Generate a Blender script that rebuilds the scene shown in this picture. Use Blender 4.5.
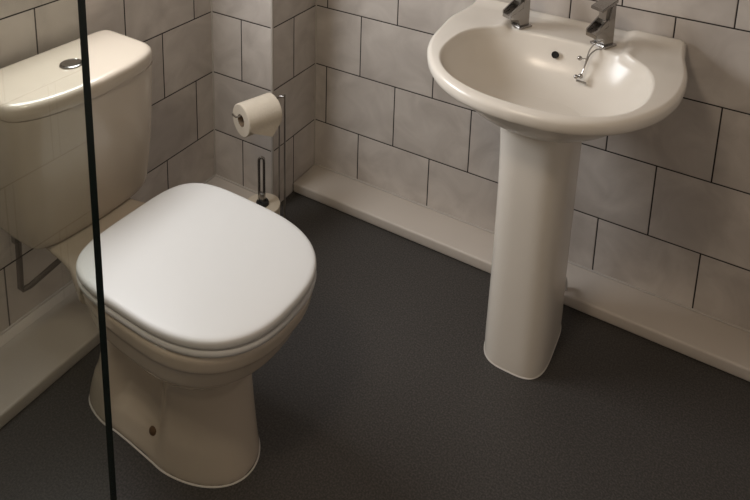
import bpy, bmesh, math, random
from mathutils import Vector, Matrix
random.seed(4)
for o in list(bpy.data.objects): bpy.data.objects.remove(o, do_unlink=True)
SC = bpy.context.scene; COL = SC.collection
PI = math.pi

# ------------------------------------------------ camera (cropped from a taller frame: principal point above the crop)
yaw, pitch, roll = 0.5111, -0.2130, 0.0315
fw = Vector((-math.sin(yaw)*math.cos(pitch), math.cos(yaw)*math.cos(pitch), math.sin(pitch)))
rt = fw.cross(Vector((0,0,1))).normalized(); up = rt.cross(fw)
r2 = rt*math.cos(roll)+up*math.sin(roll); u2 = -rt*math.sin(roll)+up*math.cos(roll)
CAMP = Vector((1.4086, -1.7040, 1.4120))
cd = bpy.data.cameras.new('camera'); cam = bpy.data.objects.new('camera', cd); COL.objects.link(cam)
M = Matrix((r2, u2, -fw)).transposed().to_4x4(); M.translation = CAMP
cam.matrix_world = M
cd.sensor_width = 36; cd.lens = 686.33/750*36
cd.shift_x = -4.62/750; cd.shift_y = -355.73/750
cd.clip_start = .02
SC.camera = cam
# ------------------------------------------------ world, lights, exposure
w = bpy.data.worlds.new('world'); SC.world = w; w.use_nodes = True
w.node_tree.nodes['Background'].inputs[0].default_value = (.75,.82,1,1)
w.node_tree.nodes['Background'].inputs[1].default_value = .05
SC.view_settings.view_transform = 'Standard'; SC.view_settings.look = 'None'
SC.view_settings.gamma = 1; SC.view_settings.exposure = 0; SC.view_settings.use_curve_mapping = False
def area(name, loc, target, sx, sy, power, col, shape='RECTANGLE'):
    l = bpy.data.lights.new(name, 'AREA'); l.shape = shape; l.size = sx
    if shape == 'RECTANGLE': l.size_y = sy
    l.energy = power; l.color = col
    o = bpy.data.objects.new(name, l); COL.objects.link(o); o.location = loc
    o.rotation_euler = (Vector(target)-Vector(loc)).to_track_quat('-Z','Y').to_euler(); return o
WIN = (-1.17, -0.46, 0.96, 1.50)       # window in the wall above the cistern: y0 y1 z0 z1
area('window_light', (.015, (WIN[0]+WIN[1])/2, (WIN[2]+WIN[3])/2), (1.0, (WIN[0]+WIN[1])/2, .85), WIN[1]-WIN[0]-.08, WIN[3]-WIN[2]-.08, 12.5, (.97,.98,1))
LAMP = (0.80, -1.72, 2.28)
area('lamp_light', (LAMP[0], LAMP[1], LAMP[2]-.07), (LAMP[0], LAMP[1], 0), .34, .34, 9.5, (1,.84,.66), 'DISK')

# ------------------------------------------------ materials
def newmat(name):
    m = bpy.data.materials.new(name); m.use_nodes = True
    return m, m.node_tree, m.node_tree.nodes['Principled BSDF']
def N(t, typ, **kw):
    n = t.nodes.new(typ)
    for k, v in kw.items(): setattr(n, k, v)
    return n
def mth(t, op, a, b=None, c=None):
    n = N(t, 'ShaderNodeMath', operation=op)
    for i, v in enumerate((a, b, c)):
        if v is None: continue
        if isinstance(v, (int, float)): n.inputs[i].default_value = v
        else: t.links.new(v, n.inputs[i])
    return n.outputs[0]
def mixc(t, f, a, b):
    n = N(t, 'ShaderNodeMix', data_type='RGBA')
    if isinstance(f, (int,float)): n.inputs[0].default_value = f
    else: t.links.new(f, n.inputs[0])
    for i, v in ((6,a),(7,b)):
        if isinstance(v, tuple): n.inputs[i].default_value = (*v,1)
        else: t.links.new(v, n.inputs[i])
    return n.outputs[2]
def simple(name, col, rough=.4, metal=0, noise=.04, scale=12, coat=0, bump=0, bscale=200):
    m, t, b = newmat(name)
    tc = N(t, 'ShaderNodeTexCoord'); nz = N(t, 'ShaderNodeTexNoise'); nz.inputs['Scale'].default_value = scale
    nz.inputs['Detail'].default_value = 4
    t.links.new(tc.outputs['Object'], nz.inputs['Vector'])
    lo = tuple(c*(1-noise) for c in col); hi = tuple(min(1,c*(1+noise)) for c in col)
    t.links.new(mixc(t, nz.outputs['Fac'], lo, hi), b.inputs['Base Color'])
    b.inputs['Roughness'].default_value = rough; b.inputs['Metallic'].default_value = metal
    b.inputs['Coat Weight'].default_value = coat; b.inputs['Coat Roughness'].default_value = .08
    if bump:
        n2 = N(t, 'ShaderNodeTexNoise'); n2.inputs['Scale'].default_value = bscale
        t.links.new(tc.outputs['Object'], n2.inputs['Vector'])
        bp = N(t, 'ShaderNodeBump'); bp.inputs['Strength'].default_value = bump; bp.inputs['Distance'].default_value = .001
        t.links.new(n2.outputs['Fac'], bp.inputs['Height']); t.links.new(bp.outputs[0], b.inputs['Normal'])
    return m
def tile_mat():
    m, t, b = newmat('marbled_wall_tile')
    uv = N(t, 'ShaderNodeUVMap', uv_map='UVMap'); sp = N(t, 'ShaderNodeSeparateXYZ'); t.links.new(uv.outputs[0], sp.inputs[0])
    u, v = sp.outputs[0], sp.outputs[1]                     # already counted in tiles
    row = mth(t, 'FLOOR', v)
    par = mth(t, 'FLOORED_MODULO', row, 2.0)
    us = mth(t, 'ADD', u, mth(t, 'MULTIPLY', par, .5))
    fu, fv = mth(t, 'FRACT', us), mth(t, 'FRACT', v)
    du = mth(t, 'MULTIPLY', mth(t, 'MINIMUM', fu, mth(t, 'SUBTRACT', 1.0, fu)), .25)
    dv = mth(t, 'MULTIPLY', mth(t, 'MINIMUM', fv, mth(t, 'SUBTRACT', 1.0, fv)), .2)
    d = mth(t, 'MINIMUM', du, dv)
    g = N(t, 'ShaderNodeMapRange'); g.inputs['From Min'].default_value = .0014; g.inputs['From Max'].default_value = .0021
    t.links.new(d, g.inputs['Value'])
    cell = N(t, 'ShaderNodeCombineXYZ'); t.links.new(mth(t, 'FLOOR', us), cell.inputs[0]); t.links.new(row, cell.inputs[1])
    wn = N(t, 'ShaderNodeTexWhiteNoise'); wn.noise_dimensions = '3D'; t.links.new(cell.outputs[0], wn.inputs['Vector'])
    add = N(t, 'ShaderNodeVectorMath', operation='MULTIPLY_ADD')
    t.links.new(wn.outputs['Color'], add.inputs[0]); add.inputs[1].default_value = (9,9,9)
    tc = N(t, 'ShaderNodeTexCoord'); t.links.new(tc.outputs['Object'], add.inputs[2])
    n1 = N(t, 'ShaderNodeTexNoise'); n1.inputs['Scale'].default_value = 9; n1.inputs['Detail'].default_value = 7; n1.inputs['Distortion'].default_value = .9
    t.links.new(add.outputs[0], n1.inputs['Vector'])
    cr = N(t, 'ShaderNodeMapRange'); cr.inputs['From Min'].default_value = .32; cr.inputs['From Max'].default_value = .68
    t.links.new(n1.outputs['Fac'], cr.inputs['Value'])
    c1 = mixc(t, cr.outputs[0], TILE_A, TILE_B)
    c2 = mixc(t, mth(t, 'MULTIPLY', wn.outputs['Value'], .16), c1, (.30,.27,.24))
    t.links.new(mixc(t, g.outputs[0], (.016,.011,.008), c2), b.inputs['Base Color'])
    rr = N(t, 'ShaderNodeMapRange'); rr.inputs['To Min'].default_value = .85; rr.inputs['To Max'].default_value = .38
    t.links.new(g.outputs[0], rr.inputs['Value']); t.links.new(rr.outputs[0], b.inputs['Roughness'])
    h = N(t, 'ShaderNodeMapRange'); h.inputs['From Min'].default_value = .0008; h.inputs['From Max'].default_value = .0035
    t.links.new(d, h.inputs['Value'])
    bp = N(t, 'ShaderNodeBump'); bp.inputs['Distance'].default_value = .0012; bp.inputs['Strength'].default_value = .6
    t.links.new(h.outputs[0], bp.inputs['Height']); t.links.new(bp.outputs[0], b.inputs['Normal'])
    return m
TILE_A, TILE_B = (.47,.42,.38), (.62,.565,.515)
def floor_mat():
    m, t, b = newmat('speckled_vinyl')
    tc = N(t, 'ShaderNodeTexCoord')
    n1 = N(t, 'ShaderNodeTexNoise'); n1.inputs['Scale'].default_value = 260; n1.inputs['Detail'].default_value = 3
    n2 = N(t, 'ShaderNodeTexNoise'); n2.inputs['Scale'].default_value = 3.5
    for n in (n1,n2): t.links.new(tc.outputs['Object'], n.inputs['Vector'])
    cr = N(t, 'ShaderNodeMapRange'); cr.inputs['From Min'].default_value = .40; cr.inputs['From Max'].default_value = .75
    t.links.new(n1.outputs['Fac'], cr.inputs['Value'])
    base = mixc(t, n2.outputs['Fac'], (.027,.0238,.0215), (.037,.033,.030))
    t.links.new(mixc(t, cr.outputs[0], base, (.085,.076,.068)), b.inputs['Base Color'])
    b.inputs['Roughness'].default_value = .5
    bp = N(t, 'ShaderNodeBump'); bp.inputs['Distance'].default_value = .0006; bp.inputs['Strength'].default_value = .35
    t.links.new(n1.outputs['Fac'], bp.inputs['Height']); t.links.new(bp.outputs[0], b.inputs['Normal'])
    return m
TILE = tile_mat(); VINYL = floor_mat()
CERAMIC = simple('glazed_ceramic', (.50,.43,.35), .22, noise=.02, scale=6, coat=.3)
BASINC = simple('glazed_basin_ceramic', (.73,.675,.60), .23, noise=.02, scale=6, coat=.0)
SEATW = simple('white_seat_plastic', (.57,.555,.535), .40, noise=.01)
SEATW.node_tree.nodes['Principled BSDF'].inputs['Specular IOR Level'].default_value = .28
CHROME = simple('chrome', (.40,.385,.37), .16, 1, noise=.03)
STEEL = simple('brushed_steel', (.40,.38,.36), .3, 1)
BLACK = simple('black_plastic', (.012,.012,.012), .4)
DARK = simple('dark_hole', (.008,.007,.006), .8)
PAPER = simple('toilet_paper', (.68,.60,.49), .95, noise=.05, scale=40, bump=.5, bscale=160)
CARD = simple('cardboard', (.20,.14,.09), .9)
POT = simple('cream_plastic', (.60,.52,.41), .4)
PLINTH = simple('painted_plinth', (.56,.50,.44), .5, noise=.06, scale=5)
SEAL = simple('white_sealant', (.62,.58,.53), .5)
CAULK = simple('tile_caulk', (.44,.40,.355), .6)
PAINT = simple('white_paint', (.72,.70,.66), .7)
PIPE = simple('grey_pipe', (.07,.058,.048), .35, .6)
RUST = simple('brown_fixing', (.10,.055,.025), .7)
def glass_mat():
    m, t, b = newmat('screen_glass'); t.nodes.remove(b)
    out = [n for n in t.nodes if n.type == 'OUTPUT_MATERIAL'][0]
    tr = N(t, 'ShaderNodeBsdfTransparent'); gl = N(t, 'ShaderNodeBsdfGlossy'); mx = N(t, 'ShaderNodeMixShader'); fr = N(t, 'ShaderNodeLayerWeight'); fr.inputs['Blend'].default_value = .5
    tc = N(t, 'ShaderNodeTexCoord'); nz = N(t, 'ShaderNodeTexNoise'); nz.inputs['Scale'].default_value = 2
    t.links.new(tc.outputs['Object'], nz.inputs['Vector'])
    t.links.new(mixc(t, nz.outputs['Fac'], (.93,.95,.93), (.96,.97,.955)), tr.inputs['Color'])
    gl.inputs['Roughness'].default_value = .01; gl.inputs['Color'].default_value = (.9,.9,.9,1); ff = mth(t, 'ADD', mth(t, 'MULTIPLY', mth(t, 'POWER', fr.outputs['Facing'], 5.0), .9), .04)
    t.links.new(ff, mx.inputs[0]); t.links.new(tr.outputs[0], mx.inputs[1]); t.links.new(gl.outputs[0], mx.inputs[2])
    t.links.new(mx.outputs[0], out.inputs['Surface'])
    return m
GLASS = glass_mat()
GEDGE = simple('green_black_glass_edge', (.006,.014,.012), .22)
def emis(name, col, s):
    m, t, b = newmat(name); b.inputs['Emission Color'].default_value = (*col,1); b.inputs['Emission Strength'].default_value = s
    b.inputs['Base Color'].default_value = (.8,.8,.8,1); return m

# ------------------------------------------------ mesh helpers
def obj(name, bm, m, parent=None, smooth=35, fix=True):
    if fix: bmesh.ops.recalc_face_normals(bm, faces=bm.faces[:])
    me = bpy.data.meshes.new(name); bm.to_mesh(me); bm.free()
    if smooth:
        for p in me.polygons: p.use_smooth = True
        me.set_sharp_from_angle(angle=math.radians(smooth))
    me.materials.append(m)
    o = bpy.data.objects.new(name, me); COL.objects.link(o)
    if parent: o.parent = parent
    return o
def tag(o, label, cat, group=None):
    o['label'] = label; o['category'] = cat
    if group: o['group'] = group
    return o
def empty(name, loc, label, cat, rz=0, group=None):
    o = bpy.data.objects.new(name, None); COL.objects.link(o); o.empty_display_size = .05
    o.location = loc; o.rotation_euler = (0,0,rz); return tag(o, label, cat, group)
def struct(name, bm, m, smooth=0):
    o = obj(name, bm, m, None, smooth); o['kind'] = 'structure'; return o
def box(bm, x0,x1,y0,y1,z0,z1, bev=0, seg=3):
    r = bmesh.ops.create_cube(bm, size=1)
    for v in r['verts']:
        v.co = Vector((x0 if v.co.x<0 else x1, y0 if v.co.y<0 else y1, z0 if v.co.z<0 else z1))
    if bev:
        es = list({e for v in r['verts'] for e in v.link_edges})
        bmesh.ops.bevel(bm, geom=es, offset=bev, segments=seg, affect='EDGES', profile=.5)
    return bm
def B(*a, **k): return box(bmesh.new(), *a, **k)
def loft(bm, rings, cap0=True, cap1=True, closed=True):
    vs = [[bm.verts.new(p) for p in r] for r in rings]; n = len(vs[0])
    for a, b in zip(vs, vs[1:]):
        for i in range(n if closed else n-1):
            j = (i+1) % n
            try: bm.faces.new((a[i], a[j], b[j], b[i]))
            except ValueError: pass
    if cap0: bm.faces.new(vs[0][::-1])
    if cap1: bm.faces.new(vs[-1])
    return bm
def sel(hx, hy, n, k, cx=0, cy=0, z=0, nb=None, hxb=None):
    """super-ellipse ring; nb / hxb = exponent and reach on the -x side"""
    out = []
    for i in range(k):
        t = 2*PI*i/k; c, s = math.cos(t), math.sin(t)
        e = 2/(n if c >= 0 or nb is None else nb); h = hx if c >= 0 or hxb is None else hxb
        out.append(Vector((cx+h*math.copysign(abs(c)**e, c), cy+hy*math.copysign(abs(s)**e, s), z)))
    return out
def crom(pts, sub=8, closed=False):
    P = [Vector(p) for p in pts]; n = len(P); out = []
    rng = range(n if closed else n-1)
    for i in rng:
        if closed: a,b,c,d = P[(i-1)%n],P[i],P[(i+1)%n],P[(i+2)%n]
        else: a,b,c,d = P[max(i-1,0)],P[i],P[i+1],P[min(i+2,n-1)]
        for k in range(sub):
            t = k/sub
            out.append(.5*((2*b)+(-a+c)*t+(2*a-5*b+4*c-d)*t*t+(-a+3*b-3*c+d)*t**3))
    if not closed: out.append(P[-1])
    return out
def tube(bm, path, r, k=12, closed=False):
    P = [Vector(p) for p in path]; n = len(P); rings = []
    t0 = (P[1]-P[0]).normalized(); nrm = t0.orthogonal().normalized()
    for i in range(n):
        if closed: t = (P[(i+1)%n]-P[i-1]).normalized()
        else: t = (P[min(i+1,n-1)]-P[max(i-1,0)]).normalized()
        nrm = (nrm - t*nrm.dot(t)).normalized(); b = t.cross(nrm)
        rr = r[i] if isinstance(r, (list,tuple)) else r
        rings.append([P[i]+(nrm*math.cos(2*PI*j/k)+b*math.sin(2*PI*j/k))*rr for j in range(k)])
    if closed: rings.append(rings[0]); return loft(bm, rings, False, False)
    return loft(bm, rings)
def lathe(bm, prof, k=40, mat=None, closed=False):
    rings = [[Vector((r*math.cos(2*PI*i/k), r*math.sin(2*PI*i/k), z)) for i in range(k)] for r, z in prof]
    if closed: rings.append(rings[0]); loft(bm, rings, False, False); bmesh.ops.remove_doubles(bm, verts=bm.verts[:], dist=1e-6)
    else: loft(bm, rings)
    if mat is not None: bmesh.ops.transform(bm, matrix=mat, verts=bm.verts[:])
    return bm
def ball(bm, c, r): bmesh.ops.create_uvsphere(bm, u_segments=20, v_segments=12, radius=r, matrix=Matrix.Translation(c)); return bm
def baked(name, parent, bms, mods, m):
    """join several closed volumes, run remesh/smooth modifiers, keep the resulting single mesh"""
    me = bpy.data.meshes.new('tmp'); bm = bmesh.new()
    for b in bms:
        bmesh.ops.recalc_face_normals(b, faces=b.faces[:])
        t = bpy.data.meshes.new('t'); b.to_mesh(t); b.free(); bm.from_mesh(t); bpy.data.meshes.remove(t)
    bm.to_mesh(me); bm.free()
    o = bpy.data.objects.new('tmp', me); COL.objects.link(o)
    for typ, kw in mods:
        md = o.modifiers.new(typ, typ)
        for k, v in kw.items(): setattr(md, k, v)
    dg = bpy.context.evaluated_depsgraph_get(); dg.update()
    me2 = bpy.data.meshes.new_from_object(o.evaluated_get(dg)); me2.name = name
    bpy.data.objects.remove(o); bpy.data.meshes.remove(me)
    for p in me2.polygons: p.use_smooth = True
    me2.materials.clear(); me2.materials.append(m)
    q = bpy.data.objects.new(name, me2); COL.objects.link(q)
    if parent: q.parent = parent
    return q
def sstep(a, b, x):
    t = max(0, min(1, (x-a)/(b-a))); return t*t*(3-2*t)

# ------------------------------------------------ room shell
RX, RY, RZ = 2.05, -2.42, 2.35
BA, BB = .234, .2227                 # boxed-in corner
J0, OB, OL = .1989, .2778, .2966
def tiled(name, bm):
    uvl = bm.loops.layers.uv.new('UVMap'); bm.normal_update()
    for f in bm.faces:
        n = f.normal
        for l in f.loops:
            x, y, z = l.vert.co
            if name == 'wall_corner': uv = ((-y-.117)/.25+.5) if abs(n.x) > .5 else ((x-.117)/.25+.5)
            else: uv = ((-y-OL)/.25) if abs(n.x) > .5 else ((x-OB)/.25)
            l[uvl].uv = (uv, (z-J0)/.2)
    return struct(name, bm, TILE)
tiled('wall_back', B(-.1, RX+.1, 0, .1, -.05, RZ))
bm = bmesh.new()
for a in ((RY-.1,WIN[0],-.05,RZ),(WIN[1],0,-.05,RZ),(WIN[0],WIN[1],-.05,WIN[2]),(WIN[0],WIN[1],WIN[3],RZ)):
    box(bm, -.1, 0, a[0], a[1], a[2], a[3])
tiled('wall_left', bm)
tiled('wall_corner', B(0, BA, -BB, 0, -.002, RZ))
tiled('wall_right', B(RX, RX+.1, RY-.1, 0, -.05, RZ))
tiled('wall_front', B(0, RX, RY-.1, RY, -.05, RZ))
struct('floor', B(-.1, RX+.1, RY-.1, .1, -.06, 0), VINYL)
struct('ceiling', B(-.1, RX+.1, RY-.1, .1, RZ, RZ+.08), PAINT)
bm = bmesh.new(); t_ = .04
for a in ((WIN[0],WIN[1],WIN[2],WIN[2]+t_),(WIN[0],WIN[1],WIN[3]-t_,WIN[3]),(WIN[0],WIN[0]+t_,WIN[2]+t_,WIN[3]-t_),(WIN[1]-t_,WIN[1],WIN[2]+t_,WIN[3]-t_)):
    box(bm, -.07, -.02, a[0], a[1], a[2], a[3])
wf = struct('window_1', bm, PAINT)
obj('pane', B(-.05, -.044, WIN[0]+t_, WIN[1]-t_, WIN[2]+t_, WIN[3]-t_), emis('frosted_daylight_pane', (.85,.93,1), 2.5), wf, 0)
d_ = struct('added_door_1', B(1.10, 1.86, RY, RY+.035, 0, 2.0, bev=.003), PAINT, 30)  # unseen white door slab, added to brighten reflections in the chrome
obj('door_handle', tube(bmesh.new(), [(1.17,RY+.035,1.0),(1.17,RY+.075,1.0),(1.18,RY+.085,1.0),(1.28,RY+.085,1.0)], .009, 12), CHROME, d_)
# low boxed-in pipe ledges along the walls
PD, PH = .1207, .0345
struct('baseboard_back', B(BA, RX, -PD, 0, 0, PH, bev=.006), PLINTH, 40)
struct('baseboard_left', B(0, .190, -1.135, -BB, 0, PH, bev=.006), PLINTH, 40)
# corner sealant and tile trims, top beads of the ledges
def bead(name, a, b, r=.004, m=None): return struct(name, tube(bmesh.new(), [a, b], r, 8), m or CAULK, 50)
bead('trim_1', (0,-BB,PH), (0,-BB,RZ), .0035)
bead('trim_2', (BA,0,PH), (BA,0,RZ), .0035)
bead('trim_3', (BA-.001,-BB+.001,0), (BA-.001,-BB+.001,RZ), .0045)
bead('trim_4', (BA,0,PH), (RX,0,PH), .004)
bead('trim_5', (0,-BB,PH), (0,-1.13,PH), .004)
bead('trim_6', (0,-BB,PH), (.188,-BB,PH), .004)

# ------------------------------------------------ toilet  (local: +x out of the wall, y across)
T = empty('toilet', (.02, -.826, 0), 'beige close-coupled toilet with closed white seat lid, cistern against the tiled wall', 'toilet', math.radians(-1.6))
def pan_ring(z, f, b, w, n=2.3, nb=3.0, waist=0):
    foot = sstep(.24, 0, z)
    n = 2.3-.25*foot; nb = 3.0+1.5*foot
    cx = b+(f-b)*.58; k = 96
    r = sel(f-cx, w, n, k, cx, 0, z, nb=nb, hxb=cx-b)
    if waist:
        for v in r: v.y *= 1-waist*sstep(.335,.385,v.x)*(1-sstep(.455,.53,v.x))
    for v in r: v.y -= .018*foot
    return r
stem = bmesh.new()
prof = [(0,.668,.250,.097,.05),(.012,.668,.250,.097,.06),(.04,.662,.255,.095,.16),(.07,.655,.262,.094,.36),(.09,.650,.27,.092,.40),(.14,.638,.275,.090,.42),(.175,.630,.28,.092,.38),
        (.205,.634,.290,.100,.26),(.238,.660,.292,.122,.13),(.270,.695,.292,.146,.05),(.302,.724,.290,.163,0),(.335,.736,.286,.168,0),(.345,.741,.284,.170,0),
        (.35,.750,.282,.174,0),(.378,.755,.280,.176,0),(.385,.751,.283,.172,0)]
def lerp_prof(pr, n):
    out = []
    for i in range(len(pr)-1):
        for k in range(n):
            t = k/n; out.append(tuple(a+(b-a)*t for a, b in zip(pr[i], pr[i+1])))
    return out+[pr[-1]]
loft(stem, [pan_ring(z, f, b, w, waist=q) for z, f, b, w, q in lerp_prof(prof, 2)])
# shelf that carries the cistern
shelf = bmesh.new()
sh = [(.03,.095,.345),(.10,.100,.346),(.17,.103,.348),(.205,.106,.350),(.235,.110,.354),(.27,.118,.361),(.30,.130,.370),(.34,.145,.378)]
rings = []
for x, hw, zt in sh:
    zb = .331-.03*sstep(.27,.34,x)
    k = 32; ring = []
    for i in range(k):
        t = 2*PI*(i+.5)/k; c, s = math.cos(t), math.sin(t)
        e = 2/5.0
        ring.append(Vector((x, hw*math.copysign(abs(c)**e,c), (zt+zb)/2+(zt-zb)/2*math.copysign(abs(s)**e,s))))
    rings.append(ring)
loft(shelf, rings)
# trap way bulging out of the rear of the stem
trap = bmesh.new()
tube(trap, crom([(.44,0,.09),(.36,0,.09),(.29,0,.09)], 6), [.050]*13, 20)
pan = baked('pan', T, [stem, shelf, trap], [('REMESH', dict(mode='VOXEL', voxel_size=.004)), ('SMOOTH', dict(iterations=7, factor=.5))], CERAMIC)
bm = bmesh.new(); ring = pan_ring(.001, .668, .250, .097, waist=.05); tube(bm, ring, .0018, 6, True)
obj('sealant_bead', bm, SEAL, T)
fx = obj('fixing_screw', lathe(bmesh.new(), [(.0005,.007),(.006,.0055),(.0085,.003),(.009,0),(.0005,0)], 20, Matrix.Translation((.478,-.0960,.054)) @ Matrix.Rotation(math.radians(80),4,'X')), RUST, T)
fx['label'] = 'brown fixing screw in the side of the foot'
# cistern body
bm = bmesh.new(); rings = []
for z, hw, f, b in ((.3495,.140,.178,.030),(.352,.146,.183,.026),(.358,.150,.186,.022),(.370,.154,.187,.018),(.41,.160,.188,.016),(.47,.167,.190,.015),(.55,.173,.192,.014),(.62,.177,.194,.013),(.6645,.179,.195,.013)):
    ring = []
    k = 80
    for i in range(k):                                    # rounded box plan, gently bowed front
        t = 2*PI*i/k; c, s = math.cos(t), math.sin(t); e = 2/7
        x = math.copysign(abs(c)**e, c); y = math.copysign(abs(s)**e, s)
        X = (f+b)/2+(f-b)/2*x; Y = hw*y
        if x > 0: X += (.016+.018*sstep(.34,.60,z))*x*(1-(Y/hw)**2)
        Y += .017
        ring.append(Vector((X, Y, z)))
    rings.append(ring)
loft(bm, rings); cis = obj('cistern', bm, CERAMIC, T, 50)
def lid_ring(z, ins, dome=0):
    out = []; k = 96; hw, f, b = .182-ins, .197-ins, .006+ins*.4
    for i in range(k):
        t = 2*PI*i/k; c, s = math.cos(t), math.sin(t)
        e = 2/(6 if c > 0 else 14)
        x = math.copysign(abs(c)**e, c); y = math.copysign(abs(s)**e, s)
        X = (f+b)/2+(f-b)/2*x; Y = hw*y
        if x > 0: X += .036*x*(1-(Y/hw)**2)
        Y += .017
        out.append(Vector((X, Y, z)))
    return out
bm = bmesh.new()
loft(bm, [lid_ring(.6655,.004), lid_ring(.667,.001), lid_ring(.672,0), lid_ring(.688,.001), lid_ring(.6945,.003), lid_ring(.6985,.007), lid_ring(.7003,.012), lid_ring(.7010,.02), lid_ring(.7013,.04), lid_ring(.7015,.08)])
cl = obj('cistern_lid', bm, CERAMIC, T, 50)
btn = obj('flush_button', lathe(bmesh.new(), [(.024,.7005),(.0245,.703),(.0235,.7052),(.0215,.7058),(.0205,.7048),(.0203,.7015)], 40, Matrix.Translation((.118,.019,0))), CHROME, T)
btn['label'] = 'round chrome dual flush button'
for s in (-1, 1):     # the two buttons inside the ring, split by an S-curve
    bm = bmesh.new(); k = 24; pts = []
    for i in range(k+1):
        a = -PI/2+PI*i/k; pts.append((s*.0193*math.cos(a)+s*.0005, .0193*math.sin(a)))
    for i in range(1, 12):
        v = .0193-2*.0193*i/12; pts.append((.0035*math.sin(v/.0193*PI)+s*.0006, v))
    loft(bm, [[Vector((.118+x, .019+y, z)) for x, y in pts] for z in (.7016,.7050 if s < 0 else .7062)])
    obj('button', bm, CHROME, btn, 40)
# seat ring, lid, hinges
def seat_ring(z, ins, cx=.528, f=.757, b=.311, hw=.177, n=2.55, nb=4.2):
    return sel(f-ins-cx, hw-ins, n, 120, cx, 0, z, nb=nb, hxb=cx-b-ins)
bm = bmesh.new()
o_ = [seat_ring(.387,.004), seat_ring(.389,.001), seat_ring(.394,0), seat_ring(.400,.001), seat_ring(.402,.004)]
i_ = [seat_ring(.402,.055), seat_ring(.397,.060), seat_ring(.387,.060)]
loft(bm, o_+i_+[o_[0]], False, False); bmesh.ops.remove_doubles(bm, verts=bm.verts[:], dist=1e-6)
obj('seat', bm, SEATW, T, 50)
bm = bmesh.new()
pr = [(.4035,.005),(.405,.0015),(.409,0),(.4155,.0003),(.4190,.0015),(.4212,.0040),(.4224,.008),(.4230,.014),(.4236,.026),(.4243,.05),(.4250,.09),(.4254,.14)]
loft(bm, [seat_ring(z, i) for z, i in pr])
obj('seat_lid', bm, SEATW, T, 50)
for s in (-1, 1):
    obj('hinge', tube(bmesh.new(), [(.303,s*.070-.016,.388),(.303,s*.070+.016,.388)], .008, 16), SEATW, T)
# pipes under the cistern
pp = [Vector((.082,-.112,.345)),Vector((.082,-.116,.21)),Vector((.084,-.112,.202)),Vector((.090,-.098,.205)),Vector((.122,-.036,.250)),Vector((.15,0,.275))]
o = obj('supply_pipe', tube(bmesh.new(), pp, .0068, 14), PIPE, T); o['label'] = 'dark grey water pipe with an elbow under the cistern'
obj('pipe_nut', lathe(bmesh.new(), [(.011,.325),(.013,.327),(.013,.345),(.011,.348)], 6, Matrix.Translation((.082,-.112,0))), PIPE, T, 20)
obj('wing_bolt', lathe(bmesh.new(), [(.003,.298),(.004,.30),(.004,.335),(.007,.337),(.007,.345)], 12, Matrix.Translation((.10,-.062,0))), PIPE, T)

# ------------------------------------------------ basin on pedestal
BX = 1.05
K = empty('pedestal_basin', (BX, 0, 0), 'cream ceramic washbasin on a full pedestal, fixed to the tiled wall', 'washbasin')
half = [(0,-.524),(.06,-.519),(.12,-.502),(.175,-.469),(.220,-.422),(.254,-.364),(.274,-.30),(.281,-.235),(.279,-.17),(.271,-.115),(.264,-.075),(.261,-.035),(.260,-.010)]
right = [Vector((x,y,0)) for x, y in half]
outl = crom(right, 8)
outl += [Vector((.258,-.003,0)), Vector((.253,-.001,0))]
full = outl+[Vector((-p.x-.016*sstep(-.25,-.10,p.y),p.y,0)) for p in reversed(outl)][:-1]
CY = -.315
def ray_len(th, poly):
    d = Vector((math.cos(th), math.sin(th))); best = 0
    for i in range(len(poly)):
        a = poly[i]; b = poly[(i+1)%len(poly)]
        ax, ay = a.x, a.y-CY; ex, ey = b.x-a.x, b.y-a.y
        den = d.x*ey-d.y*ex
        if abs(den) < 1e-12: continue
        t = (ax*ey-ay*ex)/den; s = (ax*d.y-ay*d.x)/den
        if t > 0 and -1e-6 <= s <= 1+1e-6: best = max(best, t)
    return best
NA = 240
# angles: even, plus denser sampling towards the back corners comes from the count
ths = [2*PI*i/NA for i in range(NA)]
Ro = [ray_len(t, full) for t in ths]
def inner_len(th):
    c, s = math.cos(th), math.sin(th)
    hx, hy, n = .221, .180, 2.25 if s < 0 else 2.7
    return (abs(c/hx)**n+abs(s/hy)**n)**(-1/n)
Ri = [inner_len(t) for t in ths]
def deckz(x, y):
    z = .7415
    z -= .004*sstep(-.30,-.52,y)                               # front rim a little lower
    z -= .007*(1-sstep(.128,.142,abs(x)))*sstep(-.175,-.15,y)    # sunken tap ledge between two ridges
    z += .005*math.exp(-((abs(x)-.150)/.012)**2)*sstep(-.20,-.16,y)*(1-sstep(-.125,-.085,y))
    z += .008*sstep(-.034,-.016,y)                               # raised back edge
    z -= .004*sstep(.16,.22,abs(x))*sstep(-.20,-.10,y)*(1-sstep(-.05,-.03,y))
    return z
rings = []
def ringf(fr, fz):
    out = []
    for i, t in enumerate(ths):
        r = fr(i); x, y = r*math.cos(t), CY+r*math.sin(t)
        out.append(Vector((x, y, fz(x, y, i))))
    return out
for q in (.06,.14,.24,.36,.48,.58,.67,.75,.82,.88,.93,.965,.985):       # inside of the bowl
    rings.append(ringf(lambda i: Ri[i]*q, lambda x,y,i: .6225+(.1055*q**4.4)))
rings.append(ringf(lambda i: Ri[i]*1.0, lambda x,y,i: deckz(x,y)-.006))
rings.append(ringf(lambda i: Ri[i]*1.0+.0025, lambda x,y,i: deckz(x,y)-.0018))
for q in [0,.03,.07,.12,.18,.24,.3,.36,.42,.48,.54,.6,.66,.72,.78,.84,.89,.93,.965,1]:
    rings.append(ringf(lambda i: Ri[i]+.006+(Ro[i]-.010-Ri[i]-.006)*q, lambda x,y,i: deckz(x,y)-.0012*q*q))
for ins, dz in ((.0065,.0022),(.0035,.0042),(.0012,.007),(0,.011),(.0,.019),(.0012,.026),(.004,.031),(.009,.034)):
    rings.append(ringf(lambda i: Ro[i]-ins, lambda x,y,i: deckz(x,min(y,-.05))-dz+(.008 if y > -.016 and dz < .01 else 0)))
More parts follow.
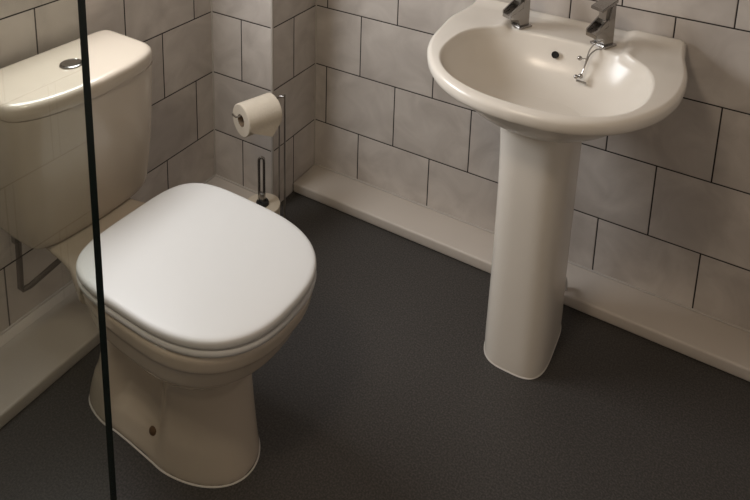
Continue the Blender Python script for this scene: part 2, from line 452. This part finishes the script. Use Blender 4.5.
for q, z in ((.965,.7050),(.925,.7055),(.885,.7035),(.86,.699),(.82,.686),(.75,.664),(.66,.645),(.56,.630),(.45,.616),(.3,.607),(.15,.604)):
    rings.append(ringf(lambda i: (Ro[i]-.010)*q, lambda x,y,i: z))
bm = loft(bmesh.new(), rings); obj('basin', bm, BASINC, K, 60)
# pedestal
bm = bmesh.new(); rings = []
for z, hw, yf, yb in ((0,.0765,-.386,-.165),(.01,.0765,-.386,-.165),(.05,.0775,-.384,-.167),(.15,.077,-.380,-.17),(.30,.077,-.377,-.17),(.45,.078,-.379,-.17),(.55,.080,-.382,-.17),(.625,.083,-.386,-.168),(.640,.096,-.398,-.165)):
    k = 80; ring = []
    for i in range(k):
        t = 2*PI*i/k; c, s = math.cos(t), math.sin(t); e = 2/3.4 if s < 0 else 2/5
        x = hw*math.copysign(abs(c)**e, c); y = (yf+yb)/2+(yb-yf)/2*math.copysign(abs(s)**e, s)
        ring.append(Vector((x-.001+.003*sstep(0,.5,z), y, z)))
    rings.append(ring)
foot = [v.copy() for v in rings[0]]
# keep the column just under the bowl
loft(bm, rings[:8]); obj('pedestal', bm, BASINC, K, 50)
for v in foot: v.z = .0015
obj('sealant_bead', tube(bmesh.new(), foot, .0018, 6, True), SEAL, K)
ov = obj('overflow_hole', lathe(bmesh.new(), [(.0085,-.004),(.0085,.0008),(.0065,.0014),(.0060,-.001)], 28, Matrix.Translation((-.013,-.1560,.7000)) @ Matrix.Rotation(math.radians(72),4,'X')), DARK, K)
ov['label'] = 'dark round overflow hole in the bowl'
obj('drain', lathe(bmesh.new(), [(.019,.6228),(.019,.6245),(.016,.6252),(.013,.6238),(.004,.6232)], 32, Matrix.Translation((0,CY,0))), CHROME, K)
o = obj('waste_pipe', tube(bmesh.new(), crom([(.040,-.19,.085),(.045,-.15,.085),(.051,-.115,.075),(.053,-.105,.055),(.053,-.105,.0355)], 5), .008, 14), SEATW, K)
o['label'] = 'small white pipe end behind the pedestal'

# taps
def tap(x, label):
    t = empty('basin_tap', (x, -.1115, .7345), label, 'tap', math.radians(-28), 'chrome basin taps'); t.scale = (1.03,1.03,.96)
    bm = bmesh.new(); box(bm, -.021,.021,-.021,.021,0,.006, bev=.001); obj('base_plate', bm, CHROME, t, 30)
    bm = bmesh.new()                                           # body: column leaning into the spout
    def prism(bm, poly, hw):
        loft(bm, [[Vector((-hw, y, z)) for y, z in poly], [Vector((hw, y, z)) for y, z in poly]])
    prism(bm, [(-.015,.006),(.016,.006),(.014,.106),(.001,.106),(-.0085,.056),(-.030,.044),(-.046,.040),(-.046,.030),(-.020,.026)], .0150)
    bmesh.ops.bevel(bm, geom=bm.edges[:], offset=.0008, segments=2, affect='EDGES'); obj('body', bm, CHROME, t, 25)
    for s in (-1,1):
        bm = bmesh.new(); loft(bm, [[Vector((s*a, y, z)) for y, z in ((-.007,.074),(-.007,.054),(-.046,.0395),(-.046,.047))] for a in (.0118,.0150)])
        obj('spout_side', bm, CHROME, t, 25)
    bm = bmesh.new(); box(bm, -.010,.010,-.013,.010,.070,.1085); obj('neck', bm, STEEL, t, 30)
    bm = bmesh.new(); loft(bm, [[Vector((s*.0175, y, z)) for y, z in ((.016,.113),(.016,.122),(-.034,.104),(-.035,.0965))] for s in (-1,1)])
    bmesh.ops.bevel(bm, geom=bm.edges[:], offset=.0008, segments=2, affect='EDGES'); obj('lever', bm, CHROME, t, 25)
    return t
tap(BX-.118, 'square chrome tap on the left side of the washbasin, no chain beside it')
tap(BX+.087, 'square chrome tap on the right side of the washbasin, above the hanging chain')
# plug chain stay hanging into the bowl beside the right tap
ch = empty('plug_chain', (BX+.10, -.128, .735), 'thin metal plug chain with ball ends hanging from the right tap into the bowl', 'plug chain')
def rel(pts): return [Vector((p[0]-.108, p[1]+.121, p[2]-.739)) for p in pts]
obj('wire', tube(bmesh.new(), crom(rel([(.099,-.129,.7365),(.088,-.138,.7375),(.077,-.152,.728),(.072,-.160,.712),(.066,-.176,.682)]), 6), .0016, 8), STEEL, ch)
obj('wire', tube(bmesh.new(), crom(rel([(.098,-.140,.762),(.086,-.148,.756),(.076,-.154,.742),(.072,-.158,.724),(.068,-.170,.692)]), 6), .0016, 8), STEEL, ch)
obj('ball', ball(bmesh.new(), rel([(.057,-.167,.719)])[0], .0056), CHROME, ch)
obj('link', tube(bmesh.new(), rel([(.057,-.167,.719),(.071,-.163,.719)]), .0012, 8), STEEL, ch)
obj('ball', ball(bmesh.new(), rel([(.056,-.184,.679)])[0], .0052), CHROME, ch)
obj('ball', ball(bmesh.new(), rel([(.065,-.179,.681)])[0], .0058), CHROME, ch)
obj('crossbar', tube(bmesh.new(), rel([(.058,-.188,.672),(.080,-.182,.668)]), .0027, 10), STEEL, ch)

# ------------------------------------------------ paper and brush stand
SX, SY = .308, -.272
S = empty('toilet_roll_stand', (SX, SY, 0), 'thin chrome wire toilet roll stand against the boxed-in tiled corner', 'toilet roll stand')
obj('base_plate', lathe(bmesh.new(), [(.050,0),(.051,.002),(.050,.005),(.01,.0065)], 40, Matrix.Translation((-.012,-.020,0))), STEEL, S)
ax = Vector((-.33,-.945,0)).normalized()     # direction of the roll arm
top = .428
# front wire runs up, bends over and becomes the arm inside the roll
obj('wire', tube(bmesh.new(), crom([(-.010,0,.004),(-.010,0,.20),(-.010,0,.385),(-.0125,-.002,.405),(-.017,-.006,.415)], 6), .0024, 12), STEEL, S)
obj('wire', tube(bmesh.new(), crom([(.010,0,.004),(.010,0,.2),(.010,0,top-.012),(.007,.001,top-.002),(.001,0,top),(-.008,-.003,top-.002),(-.016,-.006,top-.012)], 6), .0030, 12), STEEL, S)
a0 = Vector((-.017,-.006,.405)); 
obj('arm', tube(bmesh.new(), crom([a0+Vector((0,.0,.012)), a0+Vector((-.001,0,.004)), a0+ax*.01, a0+ax*.06, a0+ax*.120, a0+ax*.130+Vector((-.004,0,.004)), a0+ax*.132+Vector((-.010,0,.011))], 6), .0026, 12), CHROME, S)
obj('bracket', lathe(bmesh.new(), [(.003,0),(.007,.001),(.007,.008),(.003,.009)], 20, Matrix.Translation(a0+Vector((0,0,.004))) @ ax.to_track_quat('Z','Y').to_matrix().to_4x4()), STEEL, S)
RC = Vector((SX, SY, 0))+a0+ax*.010; RC.z -= .0145       # roll hangs on the arm
R_ = empty('toilet_roll', RC, 'cream toilet paper roll on the wire stand with its last sheet folded to a point', 'toilet roll')
q = ax.to_track_quat('Z','Y').to_matrix().to_4x4()
ro, ri, ln = .0468, .018, .104
bm = lathe(bmesh.new(), [(ri,0),(ro-.002,0),(ro,.002),(ro,ln-.002),(ro-.002,ln),(ri,ln)], 64, q, closed=True)
obj('paper', bm, PAPER, R_, 40)
obj('cardboard_tube', lathe(bmesh.new(), [(ri-.0012,.0005),(ri+.0004,.0005),(ri+.0004,ln-.0005),(ri-.0012,ln-.0005)], 40, q, closed=True), CARD, R_)
# folded sheet: leaves the roll on the room side and hangs to a point
side = Vector((-ax.y, ax.x, 0)); side = side if side.x > 0 else -side
bm = bmesh.new(); n = 14
def sheet(u, a, r):    # u along the roll, a angle down from the top towards the room
    return ax*u+(side*math.sin(a)+Vector((0,0,math.cos(a))))*r
rows = []; apex = .034
for k in range(n+1):
    t = k/n; arc = math.radians(30+78*min(1, t/.6)); rr = ro+.0010+.0022*min(1, t/.6)
    dz = max(0, t-.6)/.4
    base = [sheet(u, arc, rr) for u in (.001,.022,.043,.064,.085,ln-.001)]
    if dz: base = [b+Vector((0,0,-.036*dz))+side*.004*dz for b in base]
    if dz:
        mid = base[0]+(base[-1]-base[0])*(apex/ln); base = [mid+(b-mid)*(1-dz) for b in base]
    rows.append(base)
bt = []
for r in rows: bt.append([bm.verts.new(p) for p in r])
for a, b in zip(bt, bt[1:]):
    for i in range(5): bm.faces.new((a[i],a[i+1],b[i+1],b[i]))
bmesh.ops.remove_doubles(bm, verts=bm.verts[:], dist=1e-5)
bmesh.ops.recalc_face_normals(bm, faces=bm.faces[:])
bmesh.ops.solidify(bm, geom=bm.faces[:], thickness=.0009)
obj('folded_sheet', bm, PAPER, R_, 50)
PX, PY = .287, -.336
Bq = empty('toilet_brush', (PX, PY, 0.0055), 'toilet brush with a looped chrome handle standing in a round cream pot', 'toilet brush')
o = obj('pot', lathe(bmesh.new(), [(.044,0),(.048,.003),(.0505,.10),(.0510,.104),(.0500,.1065),(.047,.107),(.018,.1065),(.018,.05),(.005,.05)], 56), POT, Bq); o['label'] = 'round cream pot'
obj('collar', lathe(bmesh.new(), [(.010,.04),(.0185,.06),(.0185,.113),(.0165,.117),(.006,.117)], 32), BLACK, Bq)
hp = crom([(-0.0058,-0.0040,.108),(-0.0058,-0.0040,.17),(-0.0058,-0.0040,.243),(-0.0036,-0.0025,.252),(0,0,.255),(0.0036,0.0025,.252),(0.0058,0.0040,.243),(0.0058,0.0040,.17),(0.0058,0.0040,.108)], 6); hp = [Vector((p.x-.003, p.y, p.z)) for p in hp]
o = obj('handle', tube(bmesh.new(), hp, .0040, 14), CHROME, Bq); o['label'] = 'looped chrome handle'
obj('ferrule', B(-.0120,.0060,-.006,.006,.112,.142, bev=.002), STEEL, Bq, 35)

# ------------------------------------------------ glass shower screen between the camera and the cistern
GY, GT, GX = -1.22, .0097, .7475
G = empty('shower_screen', (0, GY, 0), 'clear glass shower screen with a dark green polished edge, in front of the cistern', 'shower screen')
obj('glass_panel', B(.012, GX-.0006, -GT/2, GT/2, .012, 1.95), GLASS, G, 0)
obj('wall_channel', B(.0, .018, -.011, .011, .0, 1.95, bev=.001), CHROME, G, 30)
obj('floor_channel', B(.018, GX, -.009, .009, .0, .0118, bev=.001), CHROME, G, 30)
o = obj('glass_edge', B(GX-.0005, GX+.0003, -GT/2, GT/2, .012, 1.95), GEDGE, G, 0); o['label'] = 'dark green polished edge'

# ceiling lamp
Lm = empty('ceiling_lamp', (LAMP[0], LAMP[1], RZ), 'round opal ceiling lamp above the toilet', 'ceiling lamp')
obj('base', lathe(bmesh.new(), [(.15,0),(.15,-.02),(.14,-.022)], 48), PAINT, Lm)
obj('diffuser', lathe(bmesh.new(), [(.135,-.0225),(.138,-.04),(.125,-.06),(.08,-.072),(.02,-.076)], 48), emis('warm_opal', (1,.82,.62), 3), Lm)
